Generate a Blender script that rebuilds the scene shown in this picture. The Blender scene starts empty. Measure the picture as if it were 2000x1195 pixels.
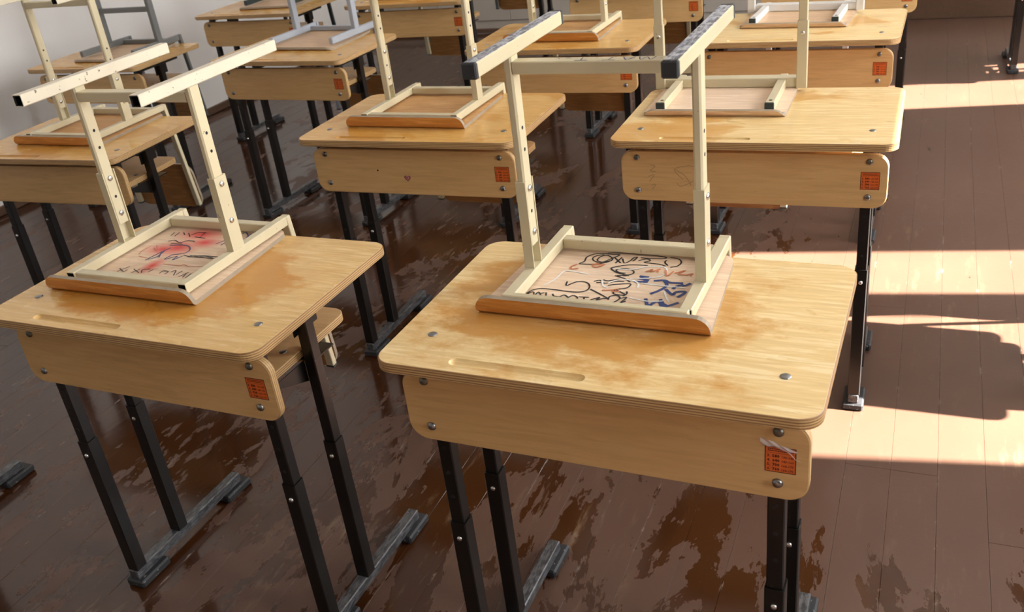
import bpy, bmesh, math, random
from mathutils import Vector, Matrix

random.seed(7)
scene = bpy.context.scene
COL = scene.collection

# ---------------------------------------------------------------- camera
F_PX = 1828.6
cd = bpy.data.cameras.new('camera')
cd.sensor_fit = 'HORIZONTAL'
cd.sensor_width = 22.2
cd.lens = F_PX * 22.2 / 2000.0
cd.clip_start = 0.05
cd.clip_end = 60
cd.dof.use_dof = True
cd.dof.focus_distance = 1.75
cd.dof.aperture_fstop = 5.6
cam = bpy.data.objects.new('camera', cd)
COL.objects.link(cam)
R_ = Vector((0.91885464, 0.37754299, -0.11474946))
U_ = Vector((-0.08262063, 0.46843192, 0.87962797))
F_ = Vector((-0.38584969, 0.79876957, -0.46161368))
cam.matrix_world = Matrix(((R_.x, U_.x, -F_.x, 0.0), (R_.y, U_.y, -F_.y, 0.0), (R_.z, U_.z, -F_.z, 1.4456), (0, 0, 0, 1)))
scene.camera = cam

# ---------------------------------------------------------------- sky, sun, exposure
SKY = 7.6
SUN = 28.0
world = bpy.data.worlds.new('sky')
scene.world = world
world.use_nodes = True
bg = world.node_tree.nodes['Background']
bg.inputs[0].default_value = (0.94, 0.97, 1.0, 1)
bg.inputs[1].default_value = SKY
sd = bpy.data.lights.new('sun', 'SUN')
sd.energy = SUN
sd.angle = math.radians(0.55)
sd.color = (1.0, 0.95, 0.88)
sun = bpy.data.objects.new('sun', sd)
COL.objects.link(sun)
sun.rotation_euler = Vector((-1.0, -0.165, -0.94)).to_track_quat('-Z', 'Y').to_euler()

vs = scene.view_settings
vs.view_transform = 'Standard'
vs.look = 'None'
vs.gamma = 1.0
vs.use_curve_mapping = False
vs.exposure = 1.4

# room shell numbers (metres, floor at z = 0, desks' rows run along y)
XL, XR, YN, YF, ZC = -4.12, 2.3, -3.6, 6.62, 3.35
WT = 0.12
WINS = [(0.1, 0.77), (2.28, 3.54), (5.05, 5.85)]  # first opening is unseen, narrowed to tune the daylight on the front panels
ZS, ZH = 0.82, 3.04
for a, b in WINS:                      # portals: help the sky light find the window openings
    ld = bpy.data.lights.new('window_daylight', 'AREA')
    ld.shape = 'RECTANGLE'
    ld.size = b - a
    ld.size_y = ZH - ZS
    ld.cycles.is_portal = True
    lo = bpy.data.objects.new('window_daylight', ld)
    lo.matrix_world = Matrix(((0, 0, 1, XR + WT + 0.02), (1, 0, 0, (a + b) / 2), (0, 1, 0, (ZS + ZH) / 2), (0, 0, 0, 1)))
    COL.objects.link(lo)

# ---------------------------------------------------------------- helpers
def tag(o, label=None, cat=None, group=None, kind=None):
    if label: o['label'] = label
    if cat: o['category'] = cat
    if group: o['group'] = group
    if kind: o['kind'] = kind
    return o

def obj(name, me, parent=None, loc=(0, 0, 0), rot=(0, 0, 0), scale=None):
    o = bpy.data.objects.new(name, me)
    COL.objects.link(o)
    o.parent = parent
    o.location = loc
    o.rotation_euler = rot
    if scale: o.scale = scale
    return o

def empty(name, loc, rz=0.0):
    o = bpy.data.objects.new(name, None)
    o.empty_display_size = 0.05
    COL.objects.link(o)
    o.location = loc
    o.rotation_euler = (0, 0, rz)
    return o

class MB:
    """collects shapes into one mesh"""
    def __init__(self):
        self.v, self.f, self.m = [], [], []
    def add(self, vs, fs, m=0, M=None):
        o = len(self.v)
        self.v += [tuple(M @ Vector(p)) for p in vs] if M else [tuple(p) for p in vs]
        for f in fs:
            self.f.append(tuple(i + o for i in f))
            self.m.append(m)
        return self
    def box(self, x0, x1, y0, y1, z0, z1, m=0, b=0.0, M=None):
        if b <= 0:
            vs = [(x, y, z) for z in (z0, z1) for y in (y0, y1) for x in (x0, x1)]
            return self.add(vs, [(0, 2, 3, 1), (4, 5, 7, 6), (0, 1, 5, 4), (2, 6, 7, 3), (0, 4, 6, 2), (1, 3, 7, 5)], m, M)
        bm = bmesh.new()
        bmesh.ops.create_cube(bm, size=1)
        for p in bm.verts:
            p.co = Vector(((x0 + x1) / 2 + p.co.x * (x1 - x0), (y0 + y1) / 2 + p.co.y * (y1 - y0), (z0 + z1) / 2 + p.co.z * (z1 - z0)))
        bmesh.ops.bevel(bm, geom=bm.edges[:], offset=b, segments=1, affect='EDGES', profile=0.5)
        bm.verts.index_update()
        self.add([p.co[:] for p in bm.verts], [[q.index for q in f.verts] for f in bm.faces], m, M)
        bm.free()
        return self
    def tube(self, axis, a, b, c0, c1, w, h, t=0.0016, m=0, min_=1, r=0.0018):
        """hollow rectangular tube along axis from a to b; c0,c1 centre in the other two axes; open ends"""
        def ring(hw, hh, rr):
            return [(-hw + rr, -hh), (hw - rr, -hh), (hw, -hh + rr), (hw, hh - rr), (hw - rr, hh), (-hw + rr, hh), (-hw, hh - rr), (-hw, -hh + rr)]
        def put(p, s):
            x, y = p[0] + c0, p[1] + c1
            return {'x': (s, x, y), 'y': (x, s, y), 'z': (x, y, s)}[axis]
        ro, ri = ring(w / 2, h / 2, r), ring(w / 2 - t, h / 2 - t, max(r - t, 0.0004))
        vs = [put(p, a) for p in ro] + [put(p, b) for p in ro] + [put(p, a) for p in ri] + [put(p, b) for p in ri]
        self.add(vs, [(i, (i + 1) % 8, 8 + (i + 1) % 8, 8 + i) for i in range(8)], m)
        self.add(vs, [(16 + (i + 1) % 8, 16 + i, 24 + i, 24 + (i + 1) % 8) for i in range(8)], min_)
        self.add(vs, [(i, 16 + i, 16 + (i + 1) % 8, (i + 1) % 8) for i in range(8)] + [(8 + i, 8 + (i + 1) % 8, 24 + (i + 1) % 8, 24 + i) for i in range(8)], m)
        return self
    def lathe(self, prof, n=12, m=0, M=None):
        """profile of (radius, z) from the outside to the axis"""
        vs, fs = [], []
        for r, z in prof:
            vs += [(r * math.cos(2 * math.pi * i / n), r * math.sin(2 * math.pi * i / n), z) for i in range(n)]
        for k in range(len(prof) - 1):
            fs += [(k * n + i, k * n + (i + 1) % n, (k + 1) * n + (i + 1) % n, (k + 1) * n + i) for i in range(n)]
        fs.append(tuple((len(prof) - 1) * n + i for i in range(n)))
        return self.add(vs, fs, m, M)
    def prism(self, pts, z0, z1, m=0, mside=None, M=None, b=0.0):
        n = len(pts)
        ms = m if mside is None else mside
        if b > 0:
            cx = sum(p[0] for p in pts) / n; cy = sum(p[1] for p in pts) / n
            def ins(p):
                return (p[0] - math.copysign(min(b, abs(p[0] - cx)), p[0] - cx), p[1] - math.copysign(min(b, abs(p[1] - cy)), p[1] - cy))
            L = [[(*ins(p), z0) for p in pts], [(*p, z0 + b) for p in pts], [(*p, z1 - b) for p in pts], [(*ins(p), z1) for p in pts]]
        else:
            L = [[(*p, z0) for p in pts], [(*p, z1) for p in pts]]
        vs = sum(L, [])
        for k in range(len(L) - 1):
            self.add(vs, [(k * n + i, k * n + (i + 1) % n, (k + 1) * n + (i + 1) % n, (k + 1) * n + i) for i in range(n)], ms, M)
        self.add(vs, [tuple(reversed(range(n)))], m, M)
        self.add(vs, [tuple((len(L) - 1) * n + i for i in range(n))], m, M)
        return self
    def mesh(self, name, mats, smooth=False):
        me = bpy.data.meshes.new(name)
        me.from_pydata(self.v, [], self.f)
        for q in mats: me.materials.append(q)
        me.polygons.foreach_set('material_index', self.m)
        if smooth: me.polygons.foreach_set('use_smooth', [True] * len(self.f))
        me.update()
        return me

def rrect(x0, x1, y0, y1, r, seg=7):
    pts = []
    for cx, cy, a0 in ((x1 - r, y0 + r, -90), (x1 - r, y1 - r, 0), (x0 + r, y1 - r, 90), (x0 + r, y0 + r, 180)):
        for i in range(seg + 1):
            a = math.radians(a0 + 90 * i / seg)
            pts.append((cx + r * math.cos(a), cy + r * math.sin(a)))
    return pts

# ---------------------------------------------------------------- materials
def new_mat(name):
    m = bpy.data.materials.new(name)
    m.use_nodes = True
    nt = m.node_tree
    return m, nt, nt.nodes['Principled BSDF']

def N(nt, typ, **kw):
    n = nt.nodes.new(typ)
    for k, v in kw.items():
        if k in n.inputs: n.inputs[k].default_value = v
        else: setattr(n, k, v)
    return n

def ramp(nt, src, stops):
    r = nt.nodes.new('ShaderNodeValToRGB')
    while len(r.color_ramp.elements) < len(stops): r.color_ramp.elements.new(0.5)
    for e, (p, c) in zip(r.color_ramp.elements, stops):
        e.position = p
        e.color = (*c, 1) if isinstance(c, (tuple, list)) else (c, c, c, 1)
    nt.links.new(src, r.inputs[0])
    return r.outputs[0]

def mix(nt, fac, a, b, mode='MIX'):
    n = nt.nodes.new('ShaderNodeMix')
    n.data_type = 'RGBA'
    n.blend_type = mode
    for sock, v in ((n.inputs[0], fac), (n.inputs[6], a), (n.inputs[7], b)):
        if hasattr(v, 'is_linked'): nt.links.new(v, sock)
        elif isinstance(v, (tuple, list)): sock.default_value = (*v, 1)
        else: sock.default_value = v
    return n.outputs[2]

def mth(nt, op, a, b=None, clamp=False):
    n = nt.nodes.new('ShaderNodeMath')
    n.operation = op
    n.use_clamp = clamp
    for i, v in enumerate((a, b)):
        if v is None: continue
        if hasattr(v, 'is_linked'): nt.links.new(v, n.inputs[i])
        else: n.inputs[i].default_value = v
    return n.outputs[0]

def coords(nt, scale=(1, 1, 1), rand=True, world=False):
    if world:
        src = nt.nodes.new('ShaderNodeNewGeometry').outputs['Position']
    else:
        src = nt.nodes.new('ShaderNodeTexCoord').outputs['Object']
        if rand:
            oi = nt.nodes.new('ShaderNodeObjectInfo')
            ad = nt.nodes.new('ShaderNodeVectorMath'); ad.operation = 'MULTIPLY_ADD'
            cb = nt.nodes.new('ShaderNodeCombineXYZ')
            for i in range(3): nt.links.new(oi.outputs['Random'], cb.inputs[i])
            nt.links.new(cb.outputs[0], ad.inputs[0])
            ad.inputs[1].default_value = (17, 23, 31)
            nt.links.new(src, ad.inputs[2])
            src = ad.outputs[0]
    mp = nt.nodes.new('ShaderNodeMapping')
    mp.inputs['Scale'].default_value = scale
    nt.links.new(src, mp.inputs[0])
    return mp.outputs[0]

def noise(nt, vec, scale, detail=4.0, rough=0.55, dist=0.0):
    n = N(nt, 'ShaderNodeTexNoise', Scale=scale, Detail=detail, Roughness=rough, Distortion=dist)
    nt.links.new(vec, n.inputs['Vector'])
    return n.outputs[0]

def bump(nt, bsdf, h, strength=0.2, dist=0.001):
    b = N(nt, 'ShaderNodeBump', Strength=strength, Distance=dist)
    nt.links.new(h, b.inputs['Height'])
    nt.links.new(b.outputs[0], bsdf.inputs['Normal'])

def plain(name, col, rough=0.5, metal=0.0):
    m, nt, b = new_mat(name)
    v = noise(nt, coords(nt), 40.0, 3)
    c = ramp(nt, v, [(0.25, tuple(x * 0.86 for x in col)), (0.75, tuple(min(1, x * 1.08) for x in col))])
    nt.links.new(c, b.inputs['Base Color'])
    b.inputs['Roughness'].default_value = rough
    b.inputs['Metallic'].default_value = metal
    return m

def wood(name, pale, mid, stain=None, amount=0.0, rough=0.32, grain=1.0, wet=None):
    """birch plywood face: fine grain along x, soft figure, optional darker orange patches with their own outline"""
    m, nt, b = new_mat(name)
    v = coords(nt, (2.2, 26, 26))
    g = noise(nt, v, 5.0 * grain, 6, 0.6, 0.6)
    fine = noise(nt, coords(nt, (8, 160, 160)), 3.0, 3)
    figure = noise(nt, coords(nt, (2.0, 5.0, 5.0)), 2.2, 3, 0.5, 1.2)
    c = ramp(nt, g, [(0.36, tuple(x * 0.9 for x in mid)), (0.5, mid), (0.62, pale)])
    c = mix(nt, ramp(nt, figure, [(0.42, 0.0), (0.75, 0.55)]), c, mid)
    if stain:
        big = noise(nt, coords(nt, (2.4, 3.2, 3.2)), 1.9, 4, 0.55, 0.5)
        s = ramp(nt, big, [(0.60 - amount, 0.0), (0.66 - amount, 0.75), (0.85, 1.0)])
        if wet:
            tc = nt.nodes.new('ShaderNodeTexCoord').outputs['Object']
            mp = N(nt, 'ShaderNodeMapping', vector_type='TEXTURE')
            mp.inputs['Location'].default_value = (wet[0], wet[1], 0)
            mp.inputs['Scale'].default_value = (wet[2], wet[3], 50)
            nt.links.new(tc, mp.inputs[0])
            ln = nt.nodes.new('ShaderNodeVectorMath'); ln.operation = 'LENGTH'
            nt.links.new(mp.outputs[0], ln.inputs[0])
            nn = noise(nt, coords(nt, (1, 1.6, 1)), 9.0, 5, 0.65)
            d = mth(nt, 'MULTIPLY_ADD', nn, wet[6]); d.node.inputs[2].default_value = -wet[6] / 2
            d = mth(nt, 'ADD', ln.outputs['Value'], d)
            e = ramp(nt, d, [(0.92 - wet[5], wet[4]), (0.98, 0.0)])
            s = mth(nt, 'MAXIMUM', mth(nt, 'MULTIPLY', s, 0.45), e)
        s = mth(nt, 'MULTIPLY', s, ramp(nt, figure, [(0.3, 0.7), (0.62, 1.0)]))
        c = mix(nt, s, c, stain, 'MIX')
    streak = ramp(nt, fine, [(0.66, 0.0), (0.78, 0.6)])
    c = mix(nt, streak, c, tuple(x * 0.45 for x in mid))
    nt.links.new(c, b.inputs['Base Color'])
    rr = ramp(nt, figure, [(0.3, rough), (0.7, rough + 0.08)])
    nt.links.new(rr, b.inputs['Roughness'])
    b.inputs['Specular IOR Level'].default_value = 0.42
    bump(nt, b, g, 0.04, 0.0004)
    return m

def ply_edge(name, light, dark, axis='z', pitch=0.0033):
    """layered plywood edge: lines across the board's thickness"""
    m, nt, b = new_mat(name)
    tc = nt.nodes.new('ShaderNodeTexCoord').outputs['Object']
    sp = nt.nodes.new('ShaderNodeSeparateXYZ')
    nt.links.new(tc, sp.inputs[0])
    h = sp.outputs[{'x': 0, 'y': 1, 'z': 2}[axis]]
    w = noise(nt, coords(nt, (6, 6, 6)), 4.0, 3)
    ph = mth(nt, 'MULTIPLY_ADD', h, 2 * math.pi / pitch)
    nt.links.new(mth(nt, 'MULTIPLY', w, 1.2), ph.node.inputs[2])
    s = mth(nt, 'SINE', ph)
    c = ramp(nt, mth(nt, 'MULTIPLY_ADD', s, 0.5), [(0.15, dark), (0.6, light)])
    nt.nodes[-1]
    for n in nt.nodes:
        if n.bl_idname == 'ShaderNodeMath' and n.operation == 'MULTIPLY_ADD' and abs(n.inputs[1].default_value - 0.5) < 1e-6:
            n.inputs[2].default_value = 0.5
    v = noise(nt, coords(nt, (5, 5, 200)), 5.0, 3)
    c = mix(nt, ramp(nt, v, [(0.45, 0.0), (0.8, 0.5)]), c, tuple(x * 0.6 for x in dark))
    nt.links.new(c, b.inputs['Base Color'])
    b.inputs['Roughness'].default_value = 0.5
    return m

def paint(name, col, chip, chips=0.63, rough=0.35, scratch=None):
    m, nt, b = new_mat(name)
    big = noise(nt, coords(nt), 9.0, 3)
    c = ramp(nt, big, [(0.3, tuple(x * 0.9 for x in col)), (0.7, col)])
    sp = noise(nt, coords(nt, (1, 1, 1)), 95.0, 4, 0.6)
    c = mix(nt, ramp(nt, sp, [(chips, 0.0), (chips + 0.03, 0.9)]), c, chip)
    if scratch:
        st = noise(nt, coords(nt, (40, 9, 40)), 5.0, 5, 0.7)
        c = mix(nt, ramp(nt, st, [(0.42, 0.0), (0.6, 1.0)]), c, scratch)
    nt.links.new(c, b.inputs['Base Color'])
    b.inputs['Roughness'].default_value = rough
    bump(nt, b, big, 0.05, 0.001)
    return m

M_TOP = wood('birch_tabletop_varnish', (0.87, 0.69, 0.385), (0.78, 0.55, 0.245), (0.60, 0.29, 0.055), 0.05, 0.27)
M_TOPWET = wood('birch_tabletop_wet_patch', (0.80, 0.57, 0.27), (0.71, 0.45, 0.165), (0.55, 0.235, 0.03), 0.03, 0.22, wet=(-0.03, 0.0, 0.27, 0.20, 1.0, 0.06, 0.9))
M_TOPSTAIN = wood('birch_tabletop_mottled', (0.87, 0.69, 0.385), (0.79, 0.56, 0.255), (0.58, 0.26, 0.04), 0.0, 0.26, wet=(-0.06, 0.0, 0.30, 0.23, 0.9, 0.36, 2.6))
M_TOPAMB = wood('birch_tabletop_amber_varnish', (0.76, 0.47, 0.16), (0.69, 0.39, 0.11), (0.57, 0.26, 0.04), 0.06, 0.2)
M_PANEL = wood('birch_front_panel', (0.675, 0.43, 0.185), (0.645, 0.395, 0.16), None, 0, 0.4, 0.8)
M_EDGE = ply_edge('plywood_edge', (0.62, 0.41, 0.18), (0.26, 0.12, 0.04), 'z', 0.0042)
M_EDGEV = ply_edge('plywood_panel_edge', (0.66, 0.45, 0.21), (0.40, 0.22, 0.08), 'y', 0.0042)
M_SEATUP = wood('seat_underside_bare_ply', (0.84, 0.66, 0.49), (0.77, 0.57, 0.40), None, 0, 0.6)
M_SEATWARM = wood('seat_underside_warm_ply', (0.66, 0.39, 0.17), (0.57, 0.30, 0.11), None, 0, 0.45)
M_SEATTOP = wood('seat_face_orange_varnish', (0.70, 0.33, 0.09), (0.58, 0.235, 0.05), None, 0, 0.28)
M_SEATPALE = wood('seat_face_pale_varnish', (0.76, 0.55, 0.36), (0.66, 0.43, 0.25), None, 0, 0.35)
M_SEATEDGE = plain('seat_ply_edge', (0.34, 0.27, 0.19), 0.6)
M_BACK = wood('backrest_brown_varnish', (0.42, 0.21, 0.07), (0.33, 0.15, 0.045), None, 0, 0.35)
M_CREAM = paint('cream_enamel', (0.645, 0.56, 0.365), (0.16, 0.10, 0.06), 0.70, 0.33)
M_CREAMW = paint('cream_enamel_worn', (0.76, 0.68, 0.52), (0.12, 0.09, 0.08), 0.665, 0.36)
M_SCUFF = paint('scuffed_bare_steel', (0.12, 0.125, 0.145), (0.6, 0.57, 0.53), 0.56, 0.5, (0.55, 0.56, 0.60))
M_GREY = paint('blue_grey_enamel', (0.40, 0.43, 0.48), (0.75, 0.75, 0.75), 0.72, 0.35)
M_SLATE = paint('slate_grey_enamel', (0.165, 0.17, 0.165), (0.5, 0.5, 0.5), 0.72, 0.35)
M_DKGREEN = paint('dark_green_enamel', (0.03, 0.045, 0.045), (0.3, 0.3, 0.3), 0.75, 0.35)
M_WHITEP = paint('white_enamel', (0.74, 0.71, 0.66), (0.2, 0.15, 0.1), 0.72, 0.33)
M_BLACK = paint('black_enamel', (0.0075, 0.0065, 0.0055), (0.05, 0.04, 0.03), 0.69, 0.3)
M_FOOT = paint('worn_black_foot', (0.025, 0.026, 0.028), (0.2, 0.2, 0.2), 0.66, 0.3, (0.12, 0.12, 0.125))
M_RUBBER = paint('black_rubber', (0.025, 0.026, 0.028), (0.22, 0.22, 0.22), 0.64, 0.6)
M_DARK = plain('tube_inside', (0.012, 0.011, 0.01), 0.8)
M_BOLT = plain('galvanised_bolt', (0.30, 0.30, 0.30), 0.34, 1.0)
M_BOLTD = plain('dull_bolt', (0.20, 0.19, 0.16), 0.42, 1.0)
M_ZINC = plain('bright_zinc_screw', (0.72, 0.72, 0.71), 0.25, 1.0)
M_STICK = plain('orange_sticker', (0.72, 0.135, 0.018), 0.42)
M_PRINT = plain('sticker_print', (0.10, 0.02, 0.008), 0.5)
INKS = {k: plain('marker_' + k, c, 0.5) for k, c in {'black': (0.02, 0.018, 0.018), 'blue': (0.03, 0.06, 0.22), 'white': (0.85, 0.83, 0.8),
        'orange': (0.62, 0.22, 0.10), 'navy': (0.075, 0.075, 0.16), 'red': (0.62, 0.16, 0.11), 'pencil': (0.36, 0.22, 0.10)}.items()}

def spray_mat():
    m = M_SEATUP.copy()
    m.name = 'seat_underside_red_spray'
    nt = m.node_tree
    b = nt.nodes['Principled BSDF']
    base = b.inputs['Base Color'].links[0].from_socket
    tc = nt.nodes.new('ShaderNodeTexCoord').outputs['Object']
    tot = None
    for (x, y, sx, sy) in ((-0.032, 0.027, 0.062, 0.048), (-0.026, 0.096, 0.075, 0.040), (-0.024, -0.058, 0.024, 0.042), (-0.060, 0.015, 0.052, 0.036), (0.012, 0.06, 0.05, 0.034)):
        mp = N(nt, 'ShaderNodeMapping', vector_type='TEXTURE')
        mp.inputs['Location'].default_value = (x, y, 0)
        mp.inputs['Scale'].default_value = (sx, sy, 50)
        nt.links.new(tc, mp.inputs[0])
        ln = nt.nodes.new('ShaderNodeVectorMath'); ln.operation = 'LENGTH'
        nt.links.new(mp.outputs[0], ln.inputs[0])
        v = ramp(nt, ln.outputs['Value'], [(0.1, 0.95), (1.0, 0.0)])
        tot = v if tot is None else mth(nt, 'MAXIMUM', tot, v)
    c = mix(nt, tot, base, (0.70, 0.06, 0.06))
    nt.links.new(c, b.inputs['Base Color'])
    return m
M_SPRAY = spray_mat()

def floor_mat():
    m, nt, b = new_mat('brown_floor_paint_half_wet')
    P = coords(nt, (1, 1, 1), world=True)
    Pl = coords(nt, (1.0, 0.42, 1.0), world=True)
    wetn = noise(nt, Pl, 4.6, 9, 0.66, 0.5)
    drip = noise(nt, Pl, 24.0, 5, 0.6, 0.4)
    wsum = mth(nt, 'MULTIPLY_ADD', drip, 0.34); nt.links.new(wetn, wsum.node.inputs[2])
    # more water was left on the left half of the room than by the windows
    sp = nt.nodes.new('ShaderNodeSeparateXYZ'); nt.links.new(P, sp.inputs[0])
    gx = mth(nt, 'MULTIPLY_ADD', sp.outputs[0], -0.05); gx.node.inputs[2].default_value = -0.045
    gx = mth(nt, 'MINIMUM', gx, 0.045)
    # the sunny aisle has already dried
    ax = N(nt, 'ShaderNodeMapRange', interpolation_type='SMOOTHSTEP'); nt.links.new(sp.outputs[0], ax.inputs[0]); ax.inputs[1].default_value = -0.75; ax.inputs[2].default_value = -0.1
    ay = N(nt, 'ShaderNodeMapRange', interpolation_type='SMOOTHSTEP'); nt.links.new(sp.outputs[1], ay.inputs[0]); ay.inputs[1].default_value = 1.45; ay.inputs[2].default_value = 1.9
    dryz = mth(nt, 'MULTIPLY', ax.outputs[0], ay.outputs[0])
    gx = mth(nt, 'SUBTRACT', gx, mth(nt, 'MULTIPLY', dryz, 0.16))
    wsum = mth(nt, 'ADD', wsum, gx)
    wet = ramp(nt, wsum, [(0.642, 0.0), (0.660, 1.0)])
    broad = noise(nt, P, 1.3, 3)
    dry = ramp(nt, broad, [(0.3, (0.088, 0.042, 0.026)), (0.7, (0.114, 0.058, 0.037))])
    wetc = ramp(nt, broad, [(0.3, (0.043, 0.0130, 0.0036)), (0.7, (0.060, 0.0195, 0.0055))])
    c = mix(nt, wet, dry, wetc)
    # worn paint streaks along the boards
    streak = noise(nt, coords(nt, (9.0, 1.6, 1), world=True), 3.0, 8, 0.72)
    zone = noise(nt, coords(nt, (0.9, 0.35, 1), world=True), 1.5, 2)
    sm = mth(nt, 'MULTIPLY', ramp(nt, streak, [(0.56, 0.0), (0.68, 1.0)]), ramp(nt, zone, [(0.47, 0.0), (0.6, 0.9)]))
    c = mix(nt, sm, c, (0.17, 0.105, 0.062))
    spot = noise(nt, coords(nt, (1, 0.6, 1), world=True), 34.0, 3, 0.5)
    c = mix(nt, ramp(nt, spot, [(0.76, 0.0), (0.80, 0.8)]), c, (0.30, 0.23, 0.17))
    scr = noise(nt, coords(nt, (2.0, 14.0, 1), world=True), 7.0, 6, 0.75, 2.5)
    c = mix(nt, ramp(nt, scr, [(0.68, 0.0), (0.76, 0.35)]), c, (0.24, 0.155, 0.11))
    # pale grit caught along the joints between the boards
    fx = mth(nt, 'FRACT', mth(nt, 'MULTIPLY', sp.outputs[0], 10.0))
    fx = mth(nt, 'ABSOLUTE', mth(nt, 'SUBTRACT', fx, 0.5))
    seam = ramp(nt, fx, [(0.455, 0.0), (0.49, 1.0)])
    grit = ramp(nt, noise(nt, coords(nt, (3.0, 1.0, 1), world=True), 11.0, 6, 0.75), [(0.58, 0.0), (0.64, 0.8)])
    c = mix(nt, mth(nt, 'MULTIPLY', seam, grit), c, (0.26, 0.20, 0.155))
    nt.links.new(c, b.inputs['Base Color'])
    rr = ramp(nt, wet, [(0.0, 0.42), (1.0, 0.12)])
    nt.links.new(rr, b.inputs['Roughness'])
    b.inputs['Specular IOR Level'].default_value = 0.5
    hgt = mth(nt, 'MULTIPLY', noise(nt, P, 60.0, 4, 0.6), ramp(nt, wet, [(0.0, 1.0), (1.0, 0.25)]))
    low = noise(nt, coords(nt, (1.0, 0.5, 1), world=True), 6.0, 3)
    hs = mth(nt, 'MULTIPLY_ADD', low, 3.0); nt.links.new(hgt, hs.node.inputs[2])
    bump(nt, b, hs, 0.25, 0.0015)
    return m
M_FLOOR = floor_mat()
M_GAP = plain('floor_gap_dirt', (0.03, 0.014, 0.008), 0.9)

def wall_mat(name, col, rough=0.75):
    m, nt, b = new_mat(name)
    a = noise(nt, coords(nt, world=True), 1.6, 4, 0.6)
    c = ramp(nt, a, [(0.3, tuple(x * 0.93 for x in col)), (0.7, col)])
    nt.links.new(c, b.inputs['Base Color'])
    b.inputs['Roughness'].default_value = rough
    bump(nt, b, noise(nt, coords(nt, world=True), 25.0, 5), 0.15, 0.002)
    return m
M_WALL = wall_mat('white_plaster', (0.80, 0.77, 0.73))
M_CEIL = wall_mat('ceiling_whitewash', (0.82, 0.80, 0.77))
M_BWALL = wall_mat('grey_beige_wall', (0.46, 0.41, 0.35), 0.55)
M_WALLR = wall_mat('window_wall_plaster', (0.76, 0.74, 0.70))
M_BASE = plain('brown_skirting_paint', (0.11, 0.06, 0.035), 0.4)
M_FRAME = plain('white_window_frame', (0.78, 0.78, 0.76), 0.4)

# ---------------------------------------------------------------- the setting
fb = MB().box(XL - 0.1, XR + 0.1, YN - 0.1, YF + 0.1, -0.12, -0.020)
floor = tag(obj('floor', fb.mesh('floor', [M_GAP])), kind='structure', label='brown painted plank floor, patchy wet from mopping')
rows = int(round((XR - XL) / 0.1)) + 1
rf = random.Random(3)
plank_cache = {}
def plank_mesh(L):
    L = round(L, 2)
    if L not in plank_cache:
        plank_cache[L] = MB().box(-0.0498, 0.0498, 0.0003, L - 0.0003, -0.018, 0.0, 0, 0.0004).mesh('plank', [M_FLOOR])
    return plank_cache[L]
for i in range(rows):
    x = -4.15 + 0.1 * i
    cuts = [YN]
    if abs(x - 0.25) < 0.01: cuts += [1.7, 5.2]
    else:
        cuts += sorted(rf.sample([-1.6, -0.4, 0.3, 1.1, 1.9, 2.7, 3.5, 4.3, 5.1], 2))
    cuts.append(YF)
    for a, b in zip(cuts[:-1], cuts[1:]):
        if b - a < 0.2: continue
        obj('plank', plank_mesh(b - a), floor, (x, a, rf.uniform(-0.0003, 0.0)))

tag(obj('wall_left', MB().box(XL - 0.12, XL, YN, YF, 0, ZC).mesh('wall_left', [M_WALL])), kind='structure', label='white plastered wall on the left')
tag(obj('wall_back', MB().box(XL - 0.12, XR + WT, YF + 0.012, YF + 0.13, 0, ZC).mesh('wall_back', [M_BWALL])), kind='structure', label='grey beige panelled far wall')
wb = bpy.data.objects['wall_back']
pm = MB().box(-0.298, 0.298, -0.012, 0.0, 0.09, 2.1, 0, 0.003).mesh('panel', [M_BWALL])
for i in range(11):
    obj('panel', pm, wb, (XL + 0.32 + 0.6 * i, YF + 0.012, 0))
tag(obj('wall_near', MB().box(XL - 0.12, XR + WT, YN - 0.12, YN, 0, ZC).mesh('wall_near', [M_WALL])), kind='structure')
tag(obj('ceiling', MB().box(XL - 0.12, XR + WT, YN - 0.12, YF + 0.13, ZC, ZC + 0.1).mesh('ceiling', [M_CEIL])), kind='structure')
wr = MB()
ys = [YN] + sum([list(w) for w in WINS], []) + [YF]
for i in range(0, len(ys), 2):
    wr.box(XR, XR + WT, ys[i], ys[i + 1], 0, ZC)
for a, b in WINS:
    wr.box(XR, XR + WT, a, b, 0, ZS)
    wr.box(XR, XR + WT, a, b, ZH, ZC)
tag(obj('wall_right', wr.mesh('wall_right', [M_WALLR])), kind='structure', label='window wall on the right')
for i, (a, b) in enumerate(WINS):
    w = tag(empty('window_%d' % (i + 1), (XR, a, ZS)), kind='structure')
    W = b - a
    H = ZH - ZS
    fr = MB()
    for (p, q) in ((0, 0.045), (W - 0.045, W)):
        fr.box(0.02, 0.07, p, q, 0, H)
    fr.box(0.02, 0.07, 0.045, W - 0.045, 0, 0.05)
    fr.box(0.02, 0.07, 0.045, W - 0.045, H - 0.05, H)
    obj('window_frame', fr.mesh('window_frame', [M_FRAME]), w)
    obj('mullion', MB().box(0.02, 0.07, W * 0.66 - 0.07, W * 0.66 + 0.07, 0.05, H - 0.05).mesh('mullion', [M_FRAME]), w)
    obj('window_sill', MB().box(-0.18, 0.02, -0.05, W + 0.05, -0.03, 0.0, 0, 0.004).mesh('window_sill', [M_FRAME]), w)
def skirting(name, x0, x1, y0, y1, h):
    tag(obj(name, MB().box(x0, x1, y0, y1, 0.001, h, 0, 0.004).mesh(name, [M_BASE])), kind='structure')
skirting('baseboard_left', XL, XL + 0.018, YN, YF, 0.045)
skirting('baseboard_back', XL + 0.02, -1.0, YF - 0.02, YF, 0.035)
skirting('trim_1', -1.0, XR, YF - 0.03, YF, 0.135)

# ---------------------------------------------------------------- school desk
TW, TD, TT = 0.65, 0.443, 0.018
LX, LY1, LY2 = 0.263, -0.1465, -0.008

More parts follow.
